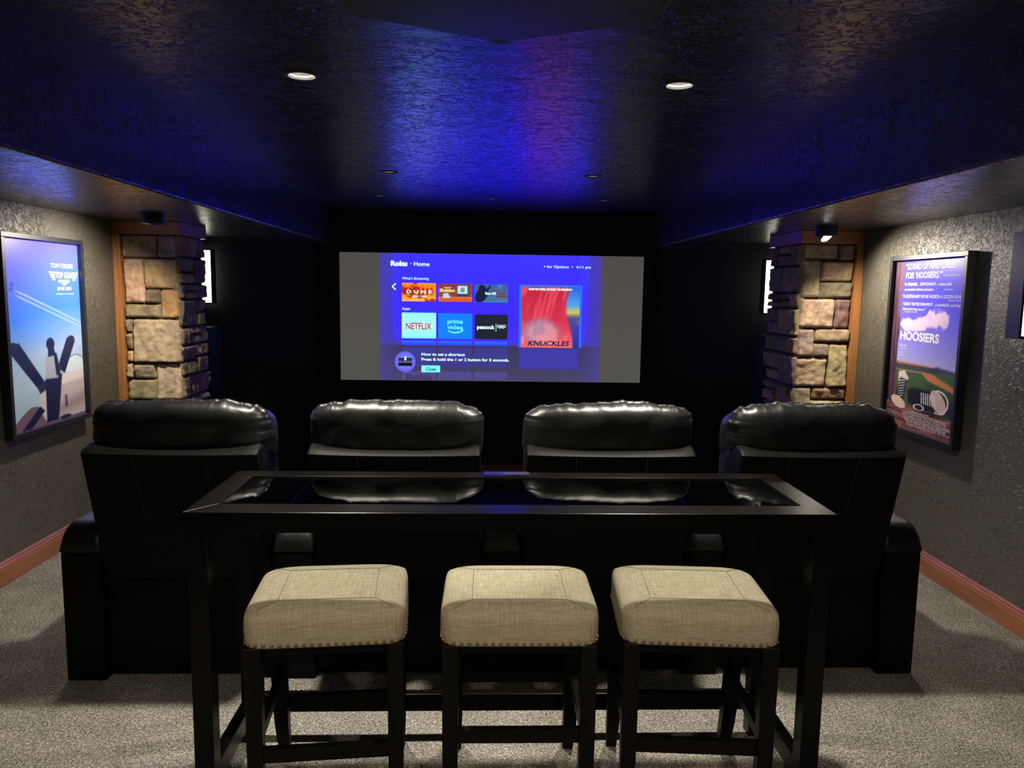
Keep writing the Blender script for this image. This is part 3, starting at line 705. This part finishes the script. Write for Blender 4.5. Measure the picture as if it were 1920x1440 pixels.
# ------------------------------------------------------------------ downlights
def downlight(x, y, kind, label, first=[]):
    root = empty('downlight', (x, y, HC))
    bm = bmesh.new(); lathe(bm, [(0.062, 0.0), (0.062, -0.004), (0.060, -0.006), (0.050, -0.005), (0.046, 0.0), (0.046, 0.004)]); obj('trim_ring', bm, M['trim_ring'], root, smooth=True)
    bm = bmesh.new(); lathe(bm, [(0.0465, 0.001), (0.044, 0.025), (0.038, 0.05), (0.034, 0.07)]); obj('reflector', bm, M['reflector'], root, smooth='full')
    bm = bmesh.new(); rg = lathe(bm, [(0.034, 0.062), (0.02, 0.056), (0.001, 0.055)]); bm.faces.new(rg[-1]); obj('bulb', bm, M['bulb_on' if kind else 'bulb_dim'], root, smooth='full')
    tag(root, label, 'light', 'recessed ceiling downlights')
downlight(*DOWN[0], 1, 'recessed downlight nearest the projector on its left')
downlight(*DOWN[1], 1, 'recessed downlight nearest the projector on its right')
downlight(*DOWN[2], 0, 'left downlight of the middle pair, just behind the front row of three')
downlight(*DOWN[3], 0, 'right downlight of the middle pair, just behind the front row of three')
downlight(*DOWN[4], 0, 'leftmost of the three small downlights in front of the screen wall')
downlight(*DOWN[5], 0, 'middle one of the three small downlights in front of the screen wall')
downlight(*DOWN[6], 0, 'rightmost of the three small downlights in front of the screen wall')

# ------------------------------------------------------------------ adjustable spots by the columns
def spot(x, y, side, label):
    root = empty('ceiling_spotlight', (x, y, HS))
    bm = bmesh.new(); rg = lathe(bm, [(0.066, 0.0), (0.068, -0.006), (0.068, -0.062), (0.064, -0.066), (0.052, -0.066), (0.050, -0.05)]); bm.faces.new(rg[-1]); bm.faces.new(rg[0])
    obj('housing', bm, M['black_plastic'], root, smooth=True)
    Mx = Matrix.Translation((-0.012, -0.022 if side > 0 else 0.0, -0.066 if side > 0 else -0.056)) @ Matrix.Rotation(math.radians(-40 if side > 0 else -6), 4, 'X') @ Matrix.Rotation(math.radians(side*-18), 4, 'Y')
    bm = bmesh.new(); rg = lathe(bm, [(0.044, 0.02), (0.046, -0.010), (0.042, -0.012), (0.039, -0.006)], 28, Mx); obj('gimbal_ring', bm, M['black_plastic'], root, smooth=True)
    bm = bmesh.new(); rg = lathe(bm, [(0.039, -0.007), (0.001, -0.009)], 28, Mx); obj('lens', bm, M['spot_lens'], root, smooth=True)
    tag(root, label, 'light', 'adjustable ceiling spotlights')
spot(-2.06, 4.87, -1, 'black round spotlight on the soffit in front of the left stone column')
spot(2.175, 4.95, 1, 'black round spotlight on the soffit in front of the right stone column')

# ------------------------------------------------------------------ wall sconces
def sconce(xw, side, y0, y1, z0, z1, label, d=0.115):
    """box fitting on a side wall: black back, room-side plate and end caps, lit glass on the other two sides"""
    root = empty('wall_sconce', (xw, (y0+y1)/2, z0)); hy = (y1-y0)/2; H = z1-z0; s = -side
    def X(a, b): return (min(s*a, s*b), max(s*a, s*b))
    bm = bmesh.new(); x0, x1 = X(0, 0.012); box(bm, x0, x1, -hy, hy, 0, H, 0.002); obj('back_plate', bm, M['black_plastic'], root)
    bm = bmesh.new(); x0, x1 = X(d-0.012, d); box(bm, x0, x1, -hy, hy, 0, H, 0.002); obj('front_plate', bm, M['black_plastic'], root)
    x0, x1 = X(0.012, d-0.012)
    for za, zb in ((0, 0.014), (H-0.014, H)): obj('end_cap', B(x0, x1, -hy, hy, za, zb), M['black_plastic'], root)
    obj('glass_diffuser', B(x0, x1, -hy+0.006, hy-0.006, 0.014, H-0.014, 0.003), M['diffuser'], root)
    tag(root, label, 'light', 'wall sconces')
sconce(XR, 1, 3.50, 3.60, 1.43, 1.925, 'lit wall sconce with dark front plate at the right edge, near the sneaker poster')
sconce(XR, 1, 6.86, 6.96, 1.44, 1.935, 'lit wall sconce partly hidden behind the right stone column')
sconce(XL, -1, 7.08, 7.18, 1.46, 1.955, 'lit wall sconce partly hidden behind the left stone column')

# ------------------------------------------------------------------ floor speakers
def speaker(x0, x1, y0, y1, z1, label):
    root = empty('floor_speaker', ((x0+x1)/2, (y0+y1)/2, ZLOW)); hx = (x1-x0)/2; hy = (y1-y0)/2; H = z1-ZLOW
    obj('cabinet', B(-hx, hx, -hy, hy, 0.02, H, 0.006), M['speaker'], root)
    obj('plinth', B(-hx-0.01, hx+0.01, -hy-0.01, hy+0.01, 0, 0.02, 0.003), M['speaker'], root)
    obj('grille', B(-hx+0.008, hx-0.008, -hy-0.012, -hy, 0.3, H-0.02, 0.004), M['speaker'], root)
    tag(root, label, 'speaker', 'black tower speakers')
speaker(-2.53, -2.37, 6.66, 6.92, 1.27, 'tall black tower speaker beside the left stone column')
speaker(2.41, 2.57, 6.56, 6.82, 1.265, 'tall black tower speaker beside the right stone column')

# ------------------------------------------------------------------ projector
root = empty('ceiling_projector', (0.02, 1.2, 2.10))
pts = [(-0.03, 0.362), (0.03, 0.362), (0.265, 0.238), (0.283, 0.20), (0.283, -0.28), (-0.283, -0.28), (-0.283, 0.20), (-0.265, 0.245)]
bm = bmesh.new(); prism(bm, pts, 'z', 0.0, 0.20)
bmesh.ops.bevel(bm, geom=[e for e in bm.edges if abs(e.verts[0].co.z-e.verts[1].co.z) < 1e-6], offset=0.008, segments=3, profile=.5, affect='EDGES')
obj('body', bm, M['projector'], root, smooth=True)
Mx = Matrix.Translation((0.0, 0.355, 0.045)) @ Matrix.Rotation(-PI/2, 4, 'X')
bm = bmesh.new(); lathe(bm, [(0.042, -0.02), (0.045, 0.02), (0.040, 0.024), (0.034, 0.008)], 32, Mx); obj('lens_ring', bm, M['projector'], root, smooth=True)
bm = bmesh.new(); rg = lathe(bm, [(0.034, 0.008), (0.02, 0.014), (0.002, 0.016)], 32, Mx); obj('lens', bm, M['lens'], root, smooth=True)
bm = bmesh.new(); lathe(bm, [(0.022, 0.20), (0.022, 0.305)], 20)
for v in bm.verts: v.co.y += 0.02
obj('mount_pole', bm, M['projector'], root, smooth=True)
tag(root, 'large black projector hanging from the ceiling above the bar table', 'projector')

# ------------------------------------------------------------------ recliners
def pillow(hx, hy, hz, seed):
    """puffy headrest with a gathered seam running round its rear panel"""
    NV = 84; per_ = []
    for n_, f_ in ((44, lambda t: (1, -1+2*t)), (130, lambda t: (1-2*t, 1)), (44, lambda t: (-1, 1-2*t)), (110, lambda t: (-1+2*t, -1))):
        per_ += [f_(k/n_) for k in range(n_)]
    NU = len(per_)
    bm = bmesh.new(); rings = []
    off = Vector((seed*7.3, seed*3.1, 0))
    def sp(c, e): return math.copysign(abs(c)**e, c)
    for j in range(1, NV):
        ph = -PI/2+PI*j/NV               # from rear pole (-y) to front pole (+y)
        ring = []
        for i in range(NU):
            pa, pb = per_[i]; th = math.atan2(pb, pa)
            e1, e2 = 0.46, 0.46
            q_ = (abs(pa)**(2/e2)+abs(pb)**(2/e2))**(-e2/2); cx, cz = pa*q_, pb*q_
            rad = sp(math.cos(ph), e1); y = sp(math.sin(ph), e1)
            p = Vector((hx*rad*cx, hy*y, hz*rad*cz))
            ds = math.hypot((1-rad)*0.13, p.y+0.45*hy) if p.y < 0.3*hy else 9.0
            wt = min(1.0, max(0.0, (abs(p.z)/hz-abs(p.x)/hx)*2.5+0.9))
            def nz(f): return mnoise.noise(Vector((p.x*f, 1.3, ds*6))+off)*wt + mnoise.noise(Vector((4.1, p.z*f, ds*6))+off)*(1-wt)
            pl = nz(32); pl2 = nz(85)
            up_ = min(1.0, max(0.30, (p.z/hz+0.5)*0.9))
            side_ = 0.55+0.45*abs(math.cos(th))**3
            d = (pl*0.015+pl2*0.0055)*(0.42+0.58*min(1, abs(p.x)/hx)**2)*math.exp(-(ds/0.050)**2)*up_*(0.7+0.6*side_)
            d -= 0.009*math.exp(-(ds/0.007)**2)*up_
            d += mnoise.noise(p*6+off)*0.010 + mnoise.noise(p*14+off)*0.003
            nrm = Vector((cx*rad/hx, y/hy, cz*rad/hz)); nrm.normalize()
            ring.append(bm.verts.new(p+nrm*d))
        rings.append(ring)
    for ring in rings:
        for v in ring:
            if v.co.y > -0.05: v.co.z -= (v.co.y+0.05)*0.32
    for a, b in zip(rings, rings[1:]):
        for i in range(NU): bm.faces.new((a[i], a[(i+1) % NU], b[(i+1) % NU], b[i]))
    bm.faces.new(rings[0][::-1]); bm.faces.new(rings[-1])
    return bm

def arm_bm(x):
    """support below the pad seam"""
    return B(x-0.0795, x+0.0795, 0.002, 0.93, 0.0, 0.548, 0.008, 2)
def arm_pad_bm(x):
    rings = []
    for y in [0.0, 0.003, 0.008, 0.016, 0.028, 0.044, 0.062, 0.08, 0.10, 0.2, 0.5, 0.8, 0.87, 0.90, 0.925, 0.94, 0.945]:
        q = max(0.0, (0.10-y)/0.10); f = max(0.0, (y-0.86)/0.085)
        zt = 0.552+0.103*math.sqrt(max(0.0, 1-q*q))*math.sqrt(max(0.0, 1-f*f))+0.004
        r = min(0.034, (zt-0.549)*0.9); hw_ = 0.0805
        rings.append([Vector((x-hw_, y, 0.549))]+[Vector((x-hw_+r-r*math.cos(t), y, zt-r+r*math.sin(t))) for t in [PI/2*k/5 for k in range(6)]]
                     +[Vector((x+hw_-r+r*math.sin(t), y, zt-r+r*math.cos(t))) for t in [PI/2*k/5 for k in range(6)]]+[Vector((x+hw_, y, 0.549))])
    return loft(bmesh.new(), rings)
def recliner(seed, x, y, rz, label, right_arm):
    root = empty('recliner', (x, y, 0), rz)
    # shell at the rear, leaning back
    zt, zb, yt, yb = 0.985, 0.438, -0.135, 0.016
    bm = bmesh.new(); nx = 12; rings = []
    hw = 0.335
    for i in range(nx+1):
        a = -hw+2*hw*i/nx; k = (abs(a)/hw)
        sag = 0.010*(k**2)
        rings.append([(a, yb, zb), (a, yt, zt-0.006+sag*.5), (a, yt+0.012, zt+0.002+sag), (a, yt+0.075, zt+0.012+sag*1.6), (a, yt+0.21, zt-0.05), (a, yb+0.13, zb)])
    loft(bm, [[Vector(p) for p in r_] for r_ in rings])
    bmesh.ops.recalc_face_normals(bm, faces=bm.faces)
    es = [e for e in bm.edges if abs(abs(e.verts[0].co.x)-hw) < 1e-5 and abs(abs(e.verts[1].co.x)-hw) < 1e-5 and e.verts[0].co.x*e.verts[1].co.x > 0]
    bmesh.ops.bevel(bm, geom=es, offset=0.012, segments=3, profile=.5, affect='EDGES')
    sh = obj('backrest_shell', bm, M['leather_back'], root, smooth=True)
    bm = bmesh.new()
    for sx in (-1, 1):
        tube(bm, [(sx*0.12, yb-0.0005, zb+0.02), (sx*0.14, yt-0.0005, zt-0.01)], 0.0018, 5)
    obj('seam', bm, M['seam'], sh)
    bm = bmesh.new(); box(bm, -0.334, 0.334, 0.0, 0.20, 0.45, 1.02, 0.045, 4)
    for v in bm.verts: v.co.y += (0.47-v.co.z)*0.10+0.03
    obj('back_cushion', bm, M['leather'], root, smooth='full')
    bm = pillow(0.345, 0.150, 0.122, seed)
    bmesh.ops.translate(bm, verts=bm.verts, vec=(0, 0.062, 1.056))
    obj('headrest', bm, M['leather'], root, smooth='full')
    obj('base', B(-0.343, 0.343, 0.026, 0.86, 0.03, 0.436, 0.006, 2), M['leather_back'], root, smooth=True)
    obj('seat_cushion', B(-0.343, 0.343, 0.12, 0.92, 0.40, 0.52, 0.04, 4), M['leather'], root, smooth='full')
    obj('footrest', B(-0.33, 0.33, 0.86, 0.93, 0.08, 0.39, 0.02, 3), M['leather'], root, smooth=True)
    for ax in ((-0.425, 0.425) if right_arm else (-0.425,)):
        a = obj('armrest', arm_bm(ax), M['leather_back'], root, smooth=True)
        obj('arm_pad', arm_pad_bm(ax), M['leather'], a, smooth=True)
    tag(root, label, 'recliner', 'black leather recliners in a row')
RS = 0.017
lab = ['black leather recliner at the left end, in front of the aircraft poster wall', 'black leather recliner second from the left, just left of the table outlet',
       'black leather recliner second from the right, just right of the table outlet', 'black leather recliner at the right end, beside the sneaker poster']
for i in range(4):
    xc = -1.205+0.85*i
    recliner(i+1, xc, 3.063+RS*(xc-0.07), 0.0, lab[i], i == 3)

# ------------------------------------------------------------------ bar table
TX0, TX1, TY0, TY1, TZ = -0.87, 1.043, 2.176, 2.688, 0.975
cx, cy = (TX0+TX1)/2, (TY0+TY1)/2
root = empty('bar_table', (cx, cy, 0), 0.004)
hx, hy = (TX1-TX0)/2, (TY1-TY0)/2
gx, gy0, gy1 = 0.072, 0.092, 0.076
def rail(name, pts):
    bm = bmesh.new(); prism(bm, pts, 'z', TZ-0.024, TZ)
    bmesh.ops.bevel(bm, geom=[e for e in bm.edges if e.verts[0].co.z > TZ-1e-4 and e.verts[1].co.z > TZ-1e-4], offset=0.0015, segments=2, profile=.5, affect='EDGES')
    return obj(name, bm, M['espresso'], root)
rail('front_rail', [(-hx, -hy), (hx, -hy), (hx-gx, -hy+gy0), (-hx+gx, -hy+gy0)])
rail('back_rail', [(hx, hy), (-hx, hy), (-hx+gx, hy-gy1), (hx-gx, hy-gy1)])
rail('side_rail', [(-hx, hy), (-hx, -hy), (-hx+gx, -hy+gy0), (-hx+gx, hy-gy1)])
rail('side_rail', [(hx, -hy), (hx, hy), (hx-gx, hy-gy1), (hx-gx, -hy+gy0)])
for nm, q in (('apron', (-hx+0.0005, hx-0.0005, -hy+0.0005, -hy+0.024)), ('apron', (-hx+0.0005, hx-0.0005, hy-0.024, hy-0.0005)),
              ('apron', (-hx+0.0005, -hx+0.024, -hy+0.024, hy-0.024)), ('apron', (hx-0.024, hx-0.0005, -hy+0.024, hy-0.024))):
    obj(nm, B(*q, TZ-0.061, TZ-0.0235, 0.0008), M['espresso'], root)
obj('glass_panel', B(-hx+gx+0.001, hx-gx-0.001, -hy+gy0+0.001, hy-gy1-0.001, TZ-0.012, TZ-0.004), M['black_glass'], root)
LW = 0.058
for sx in (-1, 1):
    for sy in (-1, 1):
        x0 = sx*(hx-0.006)-(LW if sx > 0 else 0); y0 = sy*(hy-0.006)-(LW if sy > 0 else 0)
        obj('leg', B(x0, x0+LW, y0, y0+LW, 0, TZ-0.0605, 0.002), M['espresso'], root)
for sx in (-1, 1):
    x0 = sx*(hx-0.006)-(0.045 if sx > 0 else 0.013-0.026)
    x0 = (hx-0.006-0.052) if sx > 0 else (-hx+0.006+0.012)
    obj('side_stretcher', B(x0, x0+0.04, -hy+0.05, hy-0.05, 0.10, 0.165, 0.002), M['espresso'], root)
obj('rear_stretcher', B(-hx+0.05, hx-0.05, hy-0.055, hy-0.020, 0.100, 0.165, 0.002), M['espresso'], root)
oc = -0.004-cx
pw = obj('power_outlet', B(oc-0.002, oc+0.162, hy-0.058, hy-0.004, TZ-0.01, TZ+0.003, 0.001), M['outlet'], root)
obj('outlet_plate', B(oc+0.066, oc+0.155, hy-0.052, hy-0.012, TZ+0.003, TZ+0.0045), M['black_plastic'], pw)
obj('usb_port', B(oc+0.018, oc+0.030, hy-0.036, hy-0.026, TZ+0.003, TZ+0.0045), M['black_plastic'], pw)
obj('usb_port', B(oc+0.036, oc+0.048, hy-0.036, hy-0.026, TZ+0.003, TZ+0.0045), M['black_plastic'], pw)
tag(root, 'long black bar table with dark glass top standing behind the recliners', 'table')

# ------------------------------------------------------------------ bar stools
def sup(n, hx, hy, e=7.0, x0=0, y0=0, z=0):
    out = []
    for i in range(n):
        t = 2*PI*(i+0.5)/n; c, s = math.cos(t), math.sin(t)
        q = (abs(c)**e+abs(s)**e)**(-1/e); out.append(Vector((x0+hx*c*q, y0+hy*s*q, z)))
    return out
SHX, SHY, SZ = 0.231, 0.200, 0.615
RINGS = [(0.985, 0.0), (0.992, 0.004), (0.998, 0.03), (1.0, 0.058), (0.996, 0.074), (0.983, 0.087), (0.95, 0.096), (0.88, 0.102), (0.74, 0.107), (0.5, 0.111), (0.25, 0.113), (0.05, 0.1135)]
def seat_z(f):
    for (a, za), (b, zb) in zip(RINGS[3:], RINGS[4:]):
        if b <= f <= a: return za+(zb-za)*(a-f)/(a-b)
    return RINGS[-1][1]
def stool():
    root = empty('bar_stool', (0, 0, 0))
    bm = bmesh.new()
    loft(bm, [[Vector((p.x, p.y+SHY, SZ+z)) for p in sup(112, SHX*s-(0 if s > .9 else 0), SHY*s, 9.0 if s > .95 else 6.0)] for s, z in RINGS])
    seat = obj('seat_cushion', bm, M['linen'], root, smooth='full')
    bm = bmesh.new(); f = 0.60
    def S(ax, ay, up=0.0004):
        return Vector((SHX*ax, SHY+SHY*ay, SZ+seat_z(min(0.98, (abs(ax)**6+abs(ay)**6)**(1/6)))+up))
    loop = [S(-f+2*f*i/12, -f) for i in range(12)]+[S(f, -f+2*f*i/12) for i in range(12)]+[S(f-2*f*i/12, f) for i in range(12)]+[S(-f, f-2*f*i/12) for i in range(13)]
    tube(bm, loop, 0.0011, 5)
    for sx in (-1, 1):
        for sy in (-1, 1):
            tube(bm, [S(sx*(f+(0.84-f)*k/8), sy*(f+(0.84-f)*k/8)) for k in range(9)], 0.0011, 5)
    obj('seam', bm, M['thread'], seat)
    bm = bmesh.new(); bmesh.ops.create_icosphere(bm, subdivisions=2, radius=0.0050)
    bmesh.ops.scale(bm, verts=bm.verts, vec=(1, 1, 1))
    me = bpy.data.meshes.new('nailhead'); bm.to_mesh(me); bm.free(); me.materials.append(M['brass'])
    me.polygons.foreach_set('use_smooth', [True]*len(me.polygons))
    sp = []
    nf, ns = 20, 17
    for i in range(nf):
        x = -0.211+0.422*i/(nf-1); dy = SHY*0.992*(1-(abs(x)/SHX)**9)**(1/9); sp += [(x, SHY-dy), (x, SHY+dy)]
    for i in range(1, ns):
        yv = SHY-0.184+0.368*(i-0.5)/(ns-1); dx = SHX*0.992*(1-(abs(yv-SHY)/SHY)**9)**(1/9); sp += [(-dx, yv), (dx, yv)]
    for x, yv in sp:
        o = bpy.data.objects.new('nailhead', me); C.objects.link(o); o.parent = root; o.location = (x, yv, SZ+0.009)
    obj('seat_frame', B(-0.205, 0.205, 0.025, 2*SHY-0.025, SZ-0.03, SZ+0.01), M['stool_wood'], root)
    lw = 0.047
    for sx in (-1, 1):
        x = sx*(0.222-lw/2)
        bm = bmesh.new(); loft(bm, [[Vector((x+a*k, 0.028+b*k, z)) for a, b in ((-lw/2, -lw/2), (lw/2, -lw/2), (lw/2, lw/2), (-lw/2, lw/2))] for z, k in ((0, .82), (.3, .95), (SZ, 1))])
        bmesh.ops.bevel(bm, geom=list(bm.edges), offset=0.0015, segments=1, affect='EDGES'); obj('leg', bm, M['stool_wood'], root)
        bm = bmesh.new(); rr = []
        for z, yy, k in ((0, 0.50, .75), (.06, 0.475, .85), (.14, 0.448, .95), (.25, 0.425, 1), (.38, 0.405, 1), (.5, 0.385, 1), (SZ, 0.372, 1)):
            rr.append([Vector((x+a*k, yy+b*k, z)) for a, b in ((-lw/2, -lw/2), (lw/2, -lw/2), (lw/2, lw/2), (-lw/2, lw/2))])
        loft(bm, rr); obj('leg', bm, M['stool_wood'], root)
    for sx in (-1, 1):
        x = sx*(0.222-lw/2)
        obj('stretcher', B(x-0.011, x+0.011, 0.045, 0.41, 0.300, 0.336, 0.0015), M['stool_wood'], root)
    fr = obj('stretcher', B(-0.185, 0.185, 0.016, 0.040, -0.021, 0.021, 0.0015), M['stool_wood'], root, (0, 0, 0.287))
    bk = obj('stretcher', B(-0.185, 0.185, 0.420, 0.442, -0.021, 0.021, 0.0015), M['stool_wood'], root, (0, 0, 0.225))
    return root
st = stool()
spots = [(-0.449, 2.073, 5.2, 0.285, 0.225, 'beige nailhead bar stool on the left, under the table end nearest the aircraft poster'),
         (0.104, 2.073, 0.0, 0.334, 0.305, 'beige nailhead bar stool in the middle of the three at the bar table'),
         (0.625, 2.073, -4.0, 0.297, 0.225, 'beige nailhead bar stool on the right, under the table end nearest the sneaker poster')]
for i, (x, y, rz, zf, zb, lb) in enumerate(spots):
    o = st if i == 0 else copy_tree(st)
    o.location = (x, y, 0); o.rotation_euler = (0, 0, math.radians(rz))
    tag(o, lb, 'stool', 'beige bar stools at the table')
    ss = sorted([c for c in o.children if c.name.startswith('stretcher') and c.location.z > 0.01], key=lambda c: c.location.z)
    ss[-1].location.z = zf; ss[0].location.z = zb
